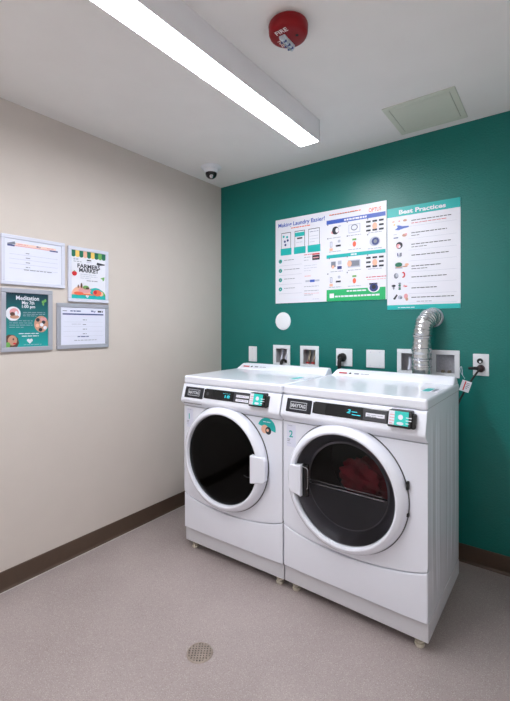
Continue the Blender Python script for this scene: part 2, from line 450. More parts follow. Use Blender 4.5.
    fin('sensor_window'); pr = Print(-.0032)
    if washer:
        pr.text('18', .330, .932, .020, 'led', 2, .02, .035); pr.lines(.315, .954, .05, 'led', 1, h=.0015)
        fin('digit_readout'); pr = Print(-.0032)
        pr.rect(.392, .503, .918, .966, 'dkgrey', 1)
        pr.rect(.408, .492, .943, .956, 'pwhite', 2); pr.rect(.408, .492, .922, .935, 'pwhite', 2)
        pr.lines(.414, .950, .07, 'grtxt', 1, lay=3, h=.002); pr.lines(.414, .929, .07, 'grtxt', 1, lay=3, h=.002)
    else:
        pr.text('2', .353, .944, .015, 'led', 2, .02, .016); pr.rect(.372, .398, .944, .947, 'led', 2)
        pr.text('--', .374, .928, .025, 'led', 2, .02, .04); pr.rect(.350, .366, .938, .941, 'led', 2)
        fin('digit_readout'); pr = Print(-.0032)
        pr.rect(.425, .530, .918, .966, 'dkgrey', 1); pr.rect(.437, .520, .934, .950, 'pwhite', 2); pr.lines(.443, .942, .07, 'grtxt', 2, .006, h=.002, lay=3)
    fin('instruction_label')
    # card reader
    rx0 = .512 if washer else .541; rw = .096
    rd = add('card_reader', onface(B(rx0, rx0+rw, -.030, .012, .913, .980)), 'black', con, bevel=.006, seg=3)
    add('reader_side', onface(B(rx0+rw-.004, rx0+rw+.012, -.022, .012, .912, .968)), 'mblack', rd, bevel=.005)
    pr = Print(-.0302)
    pr.rect(rx0+.004, rx0+rw-.030, .923, .977, 'pwhite', 1)
    pr.rect(rx0+.028, rx0+rw-.012, .923, .977, 'teal2', 2)
    pr.lines(rx0+.008, .962, .02, 'pink', 4, .011, lay=3, words=False)
    pr.ell(rx0+.052, .955, .010, m='pwhite', lay=3); pr.ell(rx0+.052, .931, .014, .006, m='pwhite', lay=3); pr.lines(rx0+.074, .955, .022, 'pwhite', 3, .011, lay=3, words=False)
    onface(pr.bm); bmesh.ops.translate(pr.bm, vec=(-W/2, -D/2, 0), verts=pr.bm.verts)
    pr.done('reader_label', rd)
    if washer:
        dr = add('detergent_drawer', onface(B(.006, .168, -.002, .01, .893, .979)), 'white', con, bevel=.003)
        add('drawer_grip', B(.012, .160, -.022, .004, .872, .884), 'dkgrey', dr, bevel=.003)  # dark grey carries the shade of the grip pocket under the drawer
    # top
    tp = add('top_panel', B(-.001, W+.001, -.004, D, .984, ZT), 'white', bevel=.012, seg=4)
    bm = bmesh.new()
    lo = [(0.004, .488), (W-.002, .488), (W-.002, D-.002), (0.004, D-.002)]; hi = [(.026, .545), (W-.010, .545), (W-.010, D-.004), (.026, D-.004)]
    a = [bm.verts.new((x, y, ZT-.006)) for x, y in lo]; b = [bm.verts.new((x, y, ZT+.034)) for x, y in hi]
    for i in range(4): bm.faces.new((a[i], a[(i+1) % 4], b[(i+1) % 4], b[i]))
    bm.faces.new(b); bm.faces.new(list(reversed(a)))
    rl = add('rear_ledge', bm, 'white', bevel=.009, seg=3)
    # lettering on the ledge front slope
    pr = Print(0)
    pr.lines(.055, 0, .05, 'red', 1, h=.010, words=False)
    pr.ell(.125, 0, .007, m='dkgrey', lay=1); pr.rect(.150, .178, -.005, .005, 'grtxt'); pr.lines(.19, 0, .05, 'grtxt', 1, h=.004)
    mt = Matrix.Translation((-W/2, .518-D/2, ZT+.0155)) @ Matrix.Rotation(-math.atan2(.053, .040), 4, 'X')
    pr.bm.transform(mt); bmesh.ops.translate(pr.bm, vec=(0, -.0018, .0018), verts=pr.bm.verts)
    pr.done('ledge_print', rl)
    # sticker on the worktop
    bm = bmesh.new(); box(bm, .604, .674, .20, .315, ZT, ZT+.0006); st = add('top_sticker', bm, 'pwhite', tp); st['label'] = 'white and teal sticker'
    bm = bmesh.new(); box(bm, .608, .640, .205, .31, ZT+.0006, ZT+.0009); add('sticker_band', bm, 'teal', st)
    bm = bmesh.new(); box(bm, .645, .660, .21, .305, ZT+.0006, ZT+.0009); add('sticker_text', bm, 'grtxt' if not washer else 'lgtxt', st)
    # door
    P = [(.286, .0), (.2865, -.008), (.283, -.022), (.275, -.038), (.263, -.049), (.253, -.052), (.246, -.049), (.243, -.038), (.242, -.012), (.242, .004)]
    dr = add('door', lathe(P, 'Y', DC, 96), 'white', smooth=True)
    add('door_rim_shadow', lathe([(.290, .001), (.290, -.003), (.284, -.005), (.262, -.004), (.262, .003)], 'Y', DC, 96), 'dkgrey', dr, smooth=True)  # dark ring put in for the shadow gap behind the door rim
    if washer:
        add('door_glass', lathe([(.2435, -.030), (.236, -.036), (.20, -.039), (.1, -.041), (0, -.042)], 'Y', DC, 96), 'glassW', dr, smooth=True)
        add('glass_bowl', lathe([(.2425, -.022), (.22, .01), (.18, .06), (.12, .08), (0, .085)], 'Y', DC, 64), 'black', dr, smooth=True)
    else:
        add('door_glass', lathe([(.2435, -.030), (.238, -.036), (.20, -.039), (.1, -.040), (0, -.040)], 'Y', DC, 96), 'glassD', dr, smooth=True)
        add('glass_surround', lathe([(.2425, -.026), (.238, -.024), (.200, .022), (.190, .024)], 'Y', DC, 96), 'surround', dr, smooth=True)
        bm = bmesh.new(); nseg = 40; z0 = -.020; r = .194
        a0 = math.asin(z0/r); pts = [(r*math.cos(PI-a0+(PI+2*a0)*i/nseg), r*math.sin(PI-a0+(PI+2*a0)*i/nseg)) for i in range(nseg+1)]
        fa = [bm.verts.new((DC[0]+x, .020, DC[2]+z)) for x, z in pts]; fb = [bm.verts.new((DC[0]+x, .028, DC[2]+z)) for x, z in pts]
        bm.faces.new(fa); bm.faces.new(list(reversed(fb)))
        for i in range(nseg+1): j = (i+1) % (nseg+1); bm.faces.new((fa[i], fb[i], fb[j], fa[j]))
        add('reflection_plate', bm, 'refl', dr)  # added plate, stands in for the grey reflection in the door glass
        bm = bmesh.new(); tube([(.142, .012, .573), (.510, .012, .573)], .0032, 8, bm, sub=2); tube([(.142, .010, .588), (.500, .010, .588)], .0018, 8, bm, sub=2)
        add('reflection_bar', bm, 'chrome', dr, smooth=True)  # added rods, the reflection's bright line put into the shape
    # drum
    add('drum', lathe([(.2615, .004), (.2615, .03), (.262, .05), (.262, .40), (0, .41)], 'Y', DC, 64), 'drum', smooth=True)
    # handle
    bm = bmesh.new()
    if washer: q = [(.526, .664), (.598, .656), (.610, .642), (.612, .542), (.600, .528), (.526, .518)]
    else: q = [(.134, .674), (.134, .520), (.116, .529), (.074, .535), (.064, .547), (.064, .652), (.074, .664), (.116, .666)]
    f1 = [bm.verts.new((x, -.062 if abs(x-.323) < .25 else -.050, z)) for x, z in q]; f2 = [bm.verts.new((x, -.020, z)) for x, z in q]
    bm.faces.new(f1); bm.faces.new(list(reversed(f2)))
    for i in range(len(q)): j = (i+1) % len(q); bm.faces.new((f1[i], f2[i], f2[j], f1[j]))
    add('handle', bm, 'white', dr, bevel=.006, seg=3)
    if not washer:
        lp = add('latch_pocket', B(.130, .162, -.042, -.024, .520, .672), 'black', dr, bevel=.004)
        bm = bmesh.new(); tube([(.136, -.045, .662), (.162, -.045, .655), (.165, -.045, .63), (.165, -.045, .575), (.160, -.045, .560)], .0018, 8, bm); add('latch_trim', bm, 'chrome', lp, smooth=True)
        for z0, z1 in ((.655, .690), (.545, .560)):
            add('hinge', B(.607, .6165, -.016, -.002, z0, z1), 'mblack', dr, bevel=.002)
    else:
        lp = add('latch_pocket', B(.506, .528, -.040, -.024, .526, .656), 'black', dr, bevel=.004)
        bm = bmesh.new(); tube([(.474, -.040, .545), (.496, -.043, .540), (.514, -.044, .542)], .003, 8, bm); add('latch_trim', bm, 'drum', lp, smooth=True)
    # number sticker
    pr = Print(-.0003)
    x0 = .020
    pr.rect(x0, x0+.052, .728, .838, 'bluewhite', 0)
    pr.text('1' if washer else '2', x0+(.018 if washer else .014), .776, .046, 'teal', 1, .02)
    pr.lines(x0+.008, .832, .03, 'lgtxt', 1, h=.003, lay=1); pr.lines(x0+.004, .764, .022, 'grtxt', 2, .008, h=.003, lay=1)
    pr.lines(x0+.004, .745, .02, 'lgtxt', 1, h=.003, lay=1)
    bmesh.ops.translate(pr.bm, vec=(-W/2, -D/2, 0), verts=pr.bm.verts)
    ns = pr.done('number_sticker', t); ns['label'] = 'white sticker with the number %s' % ('1' if washer else '2')
    if washer:
        pr = Print(-.0003); cx, cz = .592, .797
        pr.ell(cx, cz, .055, m='teal', lay=0, a0=-.25, a1=PI-.3, n=24)
        pr.ell(cx-.012, cz-.004, .022, m='peach', lay=1); pr.ell(cx+.010, cz-.010, .018, .020, m='dktxt', lay=2); pr.ell(cx+.006, cz-.008, .008, m='peach', lay=3)
        pr.lines(cx-.022, cz+.034, .045, 'bluewhite', 1, h=.004, lay=1)
        bmesh.ops.translate(pr.bm, vec=(-W/2, -D/2, 0), verts=pr.bm.verts)
        # lettering in the photo is unreadable here, so only dashes are kept
        rs = pr.done('round_sticker', t); rs['label'] = 'teal half round sticker'
    # levelling feet
    for fx in (.045, W-.045):
        for fy in (.050, D-.05):
            add('levelling_foot', lathe([(0, 0), (.019, 0), (.021, .006), (.019, .012), (.013, .015), (.018, .019), (.018, .026), (.011, .029), (.011, Z0+.002), (0, Z0+.002)], 'Z', (fx, fy, 0), 20), 'foot', smooth=True)
    return t
wm = machine('washing_machine', 'white front load washing machine with a black door, number 1, left of the pair', 'washing machine', .4366, -.8316, .0192, True)
dx = .4366+W*math.cos(.0192)+.0047
dm = machine('tumble_dryer', 'white front load tumble dryer, number 2, with red laundry behind its smoked door', 'dryer', dx, -.8155, -.0141, False)

# laundry inside the dryer
bm = bmesh.new(); bmesh.ops.create_icosphere(bm, subdivisions=4, radius=1)
for v in bm.verts:
    p = v.co; n_ = 1+.16*math.sin(5*p.x+2)*math.cos(4*p.z+1)+.10*math.sin(11*p.y+7*p.x)+.06*math.sin(17*p.z+9*p.x)
    v.co = Vector((p.x*.125*n_, p.y*.10*n_, max(-.04, p.z*.105*n_)))
o = link('laundry_bundle', bm, 'cloth', smooth=True); o.location = (dx+.375, -.8155+.16, .578)
tag(o, 'burgundy clothes bundled inside the dryer drum', 'laundry')
cloth_obj = o

# ------------------------------------------------------------------ wall plates and boxes
def plate_bm(w, h, d=.006): return B(-w/2, w/2, -d, 0, -h/2, h/2)
def blank_plate(x, z, w, h, label):
    t = thing('wall_plate', label, 'wall plate', (x, 0, z))
    link('plate', plate_bm(w, h), 'plate', t, bevel=.003)
    for sx in ((-w/4, w/4) if w > .1 else (0,)):
        for sz in (-.042, .042): link('screw', lathe([(0, -.0075), (.0035, -.0072), (.0035, -.005)], 'Y', (sx, 0, sz), 12), 'silver2', t)
blank_plate(.328, 1.108, .078, .118, 'narrow white blank plate on the green wall, leftmost above the washer')
blank_plate(1.300, 1.115, .120, .115, 'wide white blank plate left of the silver duct')
o = link('round_cover', lathe([(0, -.008), (.055, -.008), (.064, -.005), (.066, .001), (0, .001)], 'Y', (0, 0, 0), 48), 'plate', smooth=True)
o.location = (.605, 0, 1.360); tag(o, 'round white cover disc on the green wall below the posters', 'cover plate')

def supply_box(i, label, content):
    a, b = BOX[i]; cx = (a+b)/2; w = (b-a)/2; h = (BZ1-BZ0)/2; cz = (BZ0+BZ1)/2
    t = thing('supply_box', label, 'outlet box', (cx, 0, cz), group='recessed supply boxes')
    bm = bmesh.new(); f = .026
    for r in ((-w, w, h-f, h), (-w, w, -h, -h+f), (-w, -w+f, -h+f, h-f), (w-f, w, -h+f, h-f)): box(bm, r[0], r[1], -.007, 0, r[2], r[3])
    link('frame', bm, 'plate', t, bevel=.002)
    bm = bmesh.new(); x, z, d = w-.0182, h-.0182, .085
    d = .045 if content == 'mesh' else .07; vs = [[bm.verts.new((sx*x, y, sz*z)) for sx, sz in ((-1, -1), (1, -1), (1, 1), (-1, 1))] for y in (.0005, d)]
    for k in range(4): j = (k+1) % 4; bm.faces.new((vs[0][k], vs[0][j], vs[1][j], vs[1][k]))
    bm.faces.new(vs[1])
    link('recess', bm, 'boxin' if content != 'mesh' else 'boxmesh', t)
    if content in ('valves', 'hose'):
        for sx, sz in ((-.022, 0), (.018, 0)):
            bm = bmesh.new(); tube([(sx, .05, .045), (sx, .045, .01), (sx, .03, -.02), (sx, .03, -.052)], .008, 10, bm)
            v = link('supply_valve', bm, 'brass' if content == 'valves' else 'silver2', t, smooth=True)
            if content == 'valves':
                link('valve_handle', B(sx-.014, sx+.014, .010, .022, -.047, -.037), 'valvered', v, bevel=.002)
    if content == 'hose':
        bm = bmesh.new(); tube([(.030, .03, -.058), (.024, -.01, -.032), (.024, -.045, -.05), (.020, -.06, -.15)], .011, 12, bm); link('hose', bm, 'mblack', t, smooth=True)
    if content == 'pipe':
        bm = bmesh.new(); tube([(-.006, .03, .03), (-.006, .03, -.02), (-.010, .02, -.052)], .009, 10, bm); link('pipe', bm, 'silver2', t, smooth=True)
        bm = bmesh.new(); tube([(.02, .02, -.045), (.03, -.02, -.035), (.045, -.05, -.05), (.05, -.06, -.12)], .007, 10, bm); link('hose', bm, 'silver', t, smooth=True)
    if content == 'mesh':
        for sx in (-.02, .015): link('supply_valve', lathe([(0, .02), (.009, .02), (.009, .045), (0, .045)], 'Y', (sx, 0, -.048), 14), 'brass', t, smooth=True)
supply_box(0, 'white framed recessed box with black hose end, second plate from the left', 'hose')
supply_box(1, 'white framed recessed box with two valves and red handles', 'valves')
supply_box(2, 'white framed recessed box partly covered by the left of the silver duct', 'pipe')
supply_box(3, 'white framed recessed box with empty grey back right of the silver duct', 'mesh')

def outlet(x, z, w, h, label, sockets):
    t = thing('power_outlet', label, 'outlet', (x, 0, z))
    link('plate', plate_bm(w, h), 'plate', t, bevel=.003)
    for sz in sockets:
        s = link('socket', lathe([(0, -.0085), (.0155, -.0085), (.0165, -.0075), (.0165, -.004)], 'Y', (0, 0, sz), 24), 'offwhite', t, smooth=True)
        for sx in (-.006, .006): link('slot', B(sx-.0012, sx+.0012, -.009, -.0084, sz-.001, sz+.007), 'mblack', s)
        link('slot', lathe([(0, -.009), (.0022, -.009), (.0022, -.0083)], 'Y', (0, 0, sz-.007), 8), 'mblack', s)
    return t
outlet(1.088, 1.115, .116, .116, 'wide white outlet plate holding a round black plug', ())
outlet(1.892, 1.110, .078, .120, 'narrow white power outlet on the green wall right of the dryer', (.020, -.020))
# plug and cord on the wide plate
t = thing('dryer_plug', 'round black plug with cord in the wide wall plate', 'plug', (1.078, -.006, 1.115))
link('plug_body', lathe([(0, -.034), (.020, -.032), (.027, -.024), (.029, 0), (0, 0)], 'Y', (0, 0, 0), 28), 'mblack', t, smooth=True)
bm = bmesh.new(); tube([(0, -.020, -.005), (0, -.045, -.014), (0, -.052, -.045), (.004, -.052, -.12), (.01, -.06, -.35)], .013, 12, bm); link('cord', bm, 'mblack', t, smooth=True)
# small plug with cord and tag at right outlet
t = thing('appliance_cord', 'black power cord with white hang tag plugged in beside the dryer', 'power cord', (1.892, -.0095, 1.090))
pb = link('plug_body', lathe([(0, -.030), (.010, -.029), (.018, -.022), (.021, 0), (0, 0)], 'Y', (0, 0, 0), 20), 'plug', t, smooth=True)
bm = bmesh.new(); tube([(0, -.018, 0), (-.022, -.024, .002), (-.050, -.026, .001), (-.056, -.026, 0)], lambda u: .0105-.004*u, 12, bm); link('plug_grip', bm, 'mblack', t, smooth=True)
bm = bmesh.new(); tube([(-.004, -.024, -.004), (-.020, -.036, -.030), (-.048, -.055, -.080), (-.074, -.080, -.135), (-.098, -.110, -.21), (-.115, -.12, -.38), (-.115, -.12, -.7)], .0052, 10, bm); link('cord', bm, 'mblack', t, smooth=True)
tg = link('hang_tag', B(-.024, .024, -.001, .001, -.030, .030), 'pwhite', t, (-.062, -.084, -.092)); tg.rotation_euler = (0, math.radians(18), math.radians(20))
pr = Print(-.0011); pr.rect(-.009, -.003, -.024, .026, 'red', 1); pr.lines(.0, .018, .018, 'grtxt', 4, .009, lay=1, words=False); pr.done('tag_print', tg)
bm = bmesh.new(); tube([(-.066, -.078, -.052), (-.082, -.09, -.02), (-.086, -.10, .005), (-.078, -.10, .012), (-.074, -.095, -.03)], .0014, 6, bm); link('tag_tie', bm, 'silver2', t, smooth=True)
# black and white adapter in the upper socket
t = thing('night_plug', 'tiny black and white plug in the upper socket beside the dryer', 'plug', (1.888, -.0095, 1.131))
link('plug_body', lathe([(0, -.016), (.013, -.015), (.015, 0), (0, 0)], 'Y', (0, 0, 0), 16), 'mblack', t, smooth=True)
link('plug_face', lathe([(0, -.0175), (.006, -.017), (.006, -.012)], 'Y', (.003, 0, -.003), 12), 'plate', t)

# ------------------------------------------------------------------ exhaust duct
t = thing('exhaust_duct', 'silver foil dryer exhaust duct elbowing into the green wall', 'duct', (1.644, 0, 1.374))
def rad(u): return .050+.0012*math.sin(u*170)+.0016*math.sin(u*47+1)
pts = [(.0, -.008, 0), (-.001, -.034, .001), (-.010, -.072, -.008), (-.024, -.102, -.040), (-.032, -.112, -.10), (-.036, -.114, -.20), (-.036, -.114, -.34), (-.034, -.114, -.62)]
bm = tube(pts, rad, 32, sub=26); link('flexible_hose', bm, 'foil', t, smooth=True)
link('wall_collar', lathe([(.050, -.010), (.056, -.010), (.058, -.004), (.058, .001), (.0, .001)], 'Y', (0, 0, 0), 36), 'silver', t, smooth=True)
for z, tl in ((-.105, .14), (-.185, -.22), (-.235, .1), (-.285, -.12)):
    b = lathe([(.0525, -.006), (.0560, -.004), (.0560, .004), (.0525, .006)], 'Z', (0, 0, 0), 32)
    xx = -.032 if z > -.15 else -.036
    o = link('clamp_band', b, 'chrome', t, (xx, -.113, z), smooth=True); o.rotation_euler = (tl, tl*.8, 0)

# ------------------------------------------------------------------ floor drain
t = thing('floor_drain', 'round perforated metal drain grate in the speckled floor', 'drain', (1.064, -1.347, 0))
link('rim', lathe([(.046, .0005), (.047, .0045), (.051, .0045), (.054, .0005)], n=48), 'drain', t, smooth=True)
link('drain_base', lathe([(0, .0012), (.047, .0012), (.047, .0003)], n=40), 'drainhole', t)
bm = bmesh.new(); st = .0118
for k in range(-3, 4):
    p = k*st; half = math.sqrt(max(0, .0465**2-p*p))
    if half > .008:
        box(bm, p-.0030, p+.0030, -half, half, .0015, .0042); box(bm, -half, half, p-.0030, p+.0030, .0015, .0043)
bmesh.ops.rotate(bm, cent=(0, 0, 0), matrix=Matrix.Rotation(math.radians(36), 3, 'Z'), verts=bm.verts)
link('grate', bm, 'drain', t)

# ------------------------------------------------------------------ posters on the green wall
# laundry instructions: x .543-1.373, z 1.492-2.109
PX, PZ, PW, PH = .958, 1.800, .830, .617
t = thing('laundry_instruction_poster', 'wide white laundry instruction poster with blue, teal and green bands', 'poster', (PX, -.001, PZ))
link('panel', B(-PW/2, PW/2, -.005, 0, -PH/2, PH/2), 'pwhite', t)
pr = Print(-.005)
U = lambda u: -PW/2+u*PW
V = lambda v: PH/2-v*PH
def X_(c):                                                # poster reading (crop column 43..478) -> place on the sheet
    q = (c-43)/435; return U(q*3.04/(q*3.04+(1-q)*2.55))
# left section
pr.text('Making Laundry Easier!', X_(54), V(.093), .040, 'blue', 1, .02, X_(236)-X_(54))
pr.lines(X_(104), V(.122), X_(180)-X_(104), 'orange', 1, h=.007, lay=1)
for k, (a, b) in enumerate(((66, 103), (118, 158), (172, 216))):
    xa, xb = X_(a), X_(b); e = .006
    pr.rect(xa, xb, V(.385), V(.165), 'dktxt', 1); pr.rect(xa+.003, xb-.003, V(.385), V(.172), 'pwhite', 2)
    pr.rect(xa-e, xb+e, V(.432), V(.352), 'teal', 3)
    if k == 0:
        for dx_, dz_ in ((.02, .21), (.05, .22), (.03, .27), (.055, .26), (.035, .31)): pr.ell(xa+dx_, V(dz_), .009, m='teal' if dz_ < .25 else 'navy', lay=3, n=10)
    if k == 1:
        pr.rect(xa+.003, xb-.003, V(.232), V(.185), 'teal', 3); pr.rect(xa+.02, xb-.02, V(.262), V(.245), 'dktxt', 3); pr.lines(xa+.012, V(.30), xb-xa-.024, 'lgtxt', 1, lay=3)
    if k == 2: pr.lines(xa+.010, V(.20), xb-xa-.02, 'navy', 1, lay=3); pr.lines(xa+.01, V(.25), xb-xa-.02, 'lgtxt', 3, .02, lay=3, words=False)
for v in (.50, .612, .722, .832):
    pr.ell(X_(62), V(v), .0155, m='teal', lay=1, n=20); pr.ell(X_(62), V(v), .010, m='dgreen', lay=2, n=14)
    pr.text(str(1+int((v-.45)/.11)), X_(62)-.004, V(v)-.006, .016, 'pwhite', 3, .02)
    pr.lines(X_(76), V(v-.008), (X_(118)-X_(76))*(1.5 if v == .612 else 1), 'grtxt', 1, h=.004)
    pr.rect(X_(56), X_(146), V(v+.056), V(v+.053), 'lgtxt', 1)
pr.lines(X_(155), V(.455), .07, 'red', 1, h=.004); pr.lines(X_(155), V(.485), .06, 'grtxt', 2, .02, h=.003)
pr.rect(X_(187), X_(216), V(.525), V(.47), 'dktxt', 1); pr.rect(X_(187), X_(216), V(.465), V(.45), 'red', 1); pr.rect(X_(190), X_(212), V(.505), V(.493), 'pink', 2)
pr.lines(X_(155), V(.58), .10, 'lgtxt', 3, .018, h=.003); pr.lines(X_(157), V(.70), .05, 'orange', 1, h=.003)
pr.rect(X_(160), X_(215), V(.768), V(.748), 'lgtxt', 1); pr.rect(X_(178), X_(196), V(.773), V(.745), 'blue', 2)
pr.lines(X_(155), V(.82), .115, 'grtxt', 3, .030, h=.003); pr.lines(X_(155), V(.90), .12, 'pink', 1, h=.003)
pr.lines(X_(188), V(.965), .05, 'lgtxt', 1, h=.003)
# right section
pr.lines(X_(254), V(.052), X_(378)-X_(254), 'orange', 1, h=.007); pr.lines(X_(262), V(.056), X_(360)-X_(262), 'dktxt', 1, h=.003, lay=3)
pr.text('OPTUS', X_(408), V(.092), .036, 'orange', 1, .02, X_(458)-X_(408))
x0, x1 = X_(243), X_(474)
pr.rect(x0, x1, V(.152), V(.108), 'blue', 1); pr.lines(X_(312), V(.130), X_(400)-X_(312), 'pwhite', 1, h=.012)
pr.rect(x0, x1, V(.528), V(.490), 'teal', 1); pr.lines(X_(338), V(.509), .045, 'pwhite', 1, h=.010)
pr.rect(x0, x1, V(1), V(.873), 'green_p', 1)
pr.rect(X_(255), X_(272), V(.965), V(.915), 'pwhite', 2); pr.lines(X_(276), V(.95), X_(452)-X_(276), 'pwhite', 1, h=.011)
pr.lines(X_(322), V(.897), X_(398)-X_(322), 'pwhite', 1, h=.009); pr.ell(X_(428), V(.875), .028, .026, 'navy', 3); pr.ell(X_(428), V(.873), .040, .032, 'pwhite', 2); pr.ell(X_(428), V(.868), .014, .014, 'dktxt', 4)
def pic(kind, cx, cv):
    x, z = X_(cx), V(cv)
    if kind == 'load': pr.ell(x, z-.006, .030, .014, 'pink', 2); pr.ell(x+.004, z+.004, .025, .027, 'dktxt', 3); pr.ell(x+.016, z+.004, .012, .016, 'pwhite', 4); pr.ell(x+.034, z+.03, .012, .004, 'lgtxt', 3)
    if kind == 'washer': pr.rect(x-.04, x+.04, z-.028, z+.028, 'lgtxt', 2); pr.rect(x-.036, x+.036, z-.024, z+.024, 'pwhite', 3); pr.ell(x, z+.006, .024, .020, 'grtxt', 4); pr.ell(x, z+.006, .018, .014, 'bluewhite', 5)
    if kind == 'icons':
        for a_ in (-.042, 0, .042):
            for b_ in (-.028, 0, .028):
                if not (a_ == 0 and abs(b_) < .01): pr.rect(x+a_-.015, x+a_+.015, z+b_-.006, z+b_+.006, 'dktxt', 2)
        pr.ell(x, z-.004, .016, .022, 'peach', 2)
    if kind == 'phone': pr.rect(x-.036, x-.020, z-.014, z+.024, 'grtxt', 2); pr.rect(x-.033, x-.023, z-.011, z+.021, 'bluewhite', 3); pr.rect(x-.04, x-.016, z-.038, z-.020, 'peach', 2); pr.rect(x+.006, x+.042, z-.014, z-.002, 'dktxt', 2); pr.ell(x+.03, z+.022, .010, m='lgtxt', lay=2)
    if kind == 'cash': pr.rect(x-.014, x+.014, z+.014, z+.026, 'lime', 2); pr.ell(x, z-.010, .012, .018, 'orange', 2); pr.rect(x-.035, x-.022, z-.02, z-.008, 'bluewhite', 2)
    if kind == 'drum': pr.ell(x, z, .034, .030, 'lgtxt', 2); pr.ell(x+.004, z, .024, m='navy', lay=3); pr.ell(x+.004, z, .012, m='grtxt', lay=4)
    if kind == 'stack': pr.rect(x-.04, x-.006, z-.014, z+.024, 'grtxt', 2); pr.rect(x-.034, x-.016, z-.022, z-.002, 'peach', 3); pr.rect(x+.006, x+.038, z-.030, z-.010, 'navy', 2); pr.rect(x+.010, x+.036, z, z+.026, 'lgtxt', 2)
    if kind == 'panel': pr.rect(x-.046, x+.04, z-.026, z+.022, 'lgtxt', 2); pr.rect(x-.030, x+.034, z-.018, z+.016, 'grtxt', 3); pr.ell(x-.034, z, .016, .02, 'peach', 4)
    pr.lines(x-.045, z-.044, .09, 'grtxt', 1, h=.003)
for k_, cx_, cv_ in (('load', 276, .235), ('washer', 352, .235), ('icons', 432, .235), ('phone', 276, .385), ('cash', 352, .385), ('drum', 432, .400),
                     ('stack', 282, .605), ('panel', 352, .605), ('icons', 432, .610), ('phone', 276, .775), ('cash', 352, .775)):
    pic(k_, cx_, cv_); pr.rect(X_(cx_-30), X_(cx_-30)+.008, V(cv_-.07), V(cv_-.085), 'grtxt', 2)
pr.lines(X_(398), V(.765), .13, 'red', 1, h=.005); pr.lines(X_(402), V(.79), .12, 'pink', 1, h=.004); pr.rect(X_(410), X_(442), V(.850), V(.828), 'dktxt', 2)
pr.done('printed_design', t)

# best practices: x 1.377-1.791, z 1.422-2.050
PW, PH = .414, .626
t = thing('best_practices_poster', 'tall white poster headed Best Practices with teal top band', 'poster', (1.584, -.001, 1.737))
link('panel', B(-PW/2, PW/2, -.004, .002, -PH/2, PH/2), 'pwhite', t)
pr = Print(-.004)
def X2(c):                                                # crop column 40..452
    q = (c-40)/412; return -PW/2+PW*(q*2.545/(q*2.545+(1-q)*2.30))
V = lambda v: PH/2-v*PH
pr.rect(-PW/2, PW/2, V(.088), V(0), 'teal', 1); pr.text('Best Practices', X2(106), V(.068), .036, 'pwhite', 2, .03, X2(370)-X2(106))
pr.rect(-PW/2, PW/2, V(1), V(.955), 'teal', 1); pr.lines(X2(100), V(.98), .10, 'pwhite', 1, h=.004)
rows = [(.145, 400, 372), (.265, 376, 228), (.375, 398, 262), (.480, 385, 0), (.585, 346, 265), (.690, 374, 0), (.795, 318, 0), (.885, 415, 0)]
for v, a, b in rows:
    pr.lines(X2(176), V(v), X2(a)-X2(176), 'dktxt', 1, h=.0045)
    if b: pr.lines(X2(176), V(v+.026), X2(b)-X2(176), 'red' if v < .2 else 'dktxt', 1, h=.0035)
    pr.rect(X2(160), X2(430), V(v+.055), V(v+.053), 'lgtxt', 1)
pr.lines(X2(205), V(.925), .09, 'grtxt', 1, h=.003)
def E_(c, v, a, b, m, l=2, **k): pr.ell(X2(c), V(v), a, b, m, l, **k)
pr.poly([(X2(82), V(.215)), (X2(92), V(.205)), (X2(100), V(.190)), (X2(92), V(.178)), (X2(105), V(.175)), (X2(125), V(.188)), (X2(160), V(.192)), (X2(162), V(.205)), (X2(130), V(.212)), (X2(105), V(.222))], 'blue')
E_(75, .135, .008, .005, 'peach'); E_(108, .135, .006, .004, 'pink'); E_(140, .135, .012, .007, 'skin'); E_(80, .165, .006, .005, 'yellow')
E_(137, .278, .014, .009, 'skin'); E_(145, .270, .008, .006, 'pink', 3); pr.rect(X2(76), X2(102), V(.300), V(.290), 'navy', 2); E_(85, .262, .012, .002, 'lgtxt')
E_(108, .372, .020, .021, 'dktxt'); E_(103, .378, .013, .013, 'pink', 3); E_(110, .384, .006, .008, 'bluewhite', 4)
pr.rect(X2(96), X2(102), V(.475), V(.445), 'navy', 2); pr.rect(X2(110), X2(122), V(.48), V(.445), 'grtxt', 2); pr.rect(X2(98), X2(118), V(.488), V(.460), 'lgtxt', 1)
E_(104, .560, .022, .014, 'dgreen'); pr.rect(X2(84), X2(126), V(.600), V(.570), 'lgtxt', 1); pr.rect(X2(88), X2(122), V(.590), V(.580), 'skin', 2); E_(150, .565, .012, .008, 'peach'); E_(140, .582, .016, .004, 'skin', 3)
E_(90, .668, .014, .017, 'grtxt'); E_(94, .662, .008, .011, 'lgtxt', 3)
E_(130, .662, .012, .018, 'red'); E_(124, .662, .010, .012, 'pwhite', 3)
E_(76, .765, .013, .007, 'dktxt'); E_(76, .785, .006, .010, 'grtxt'); 
for q in range(4): E_(110, .745+.018*q, .008, .006, 'dgreen' if q % 2 else 'grtxt')
E_(142, .775, .012, .004, 'red'); E_(136, .770, .006, .006, 'pink', 3)
pr.poly([(X2(72), V(.895)), (X2(92), V(.850)), (X2(99), V(.858)), (X2(84), V(.902))], 'dktxt'); E_(112, .880, .014, .012, 'lgtxt'); E_(118, .885, .007, .008, 'grtxt', 3); E_(145, .872, .012, .016, 'pink'); E_(150, .90, .008, .010, 'skin', 3)
pr.done('printed_design', t)

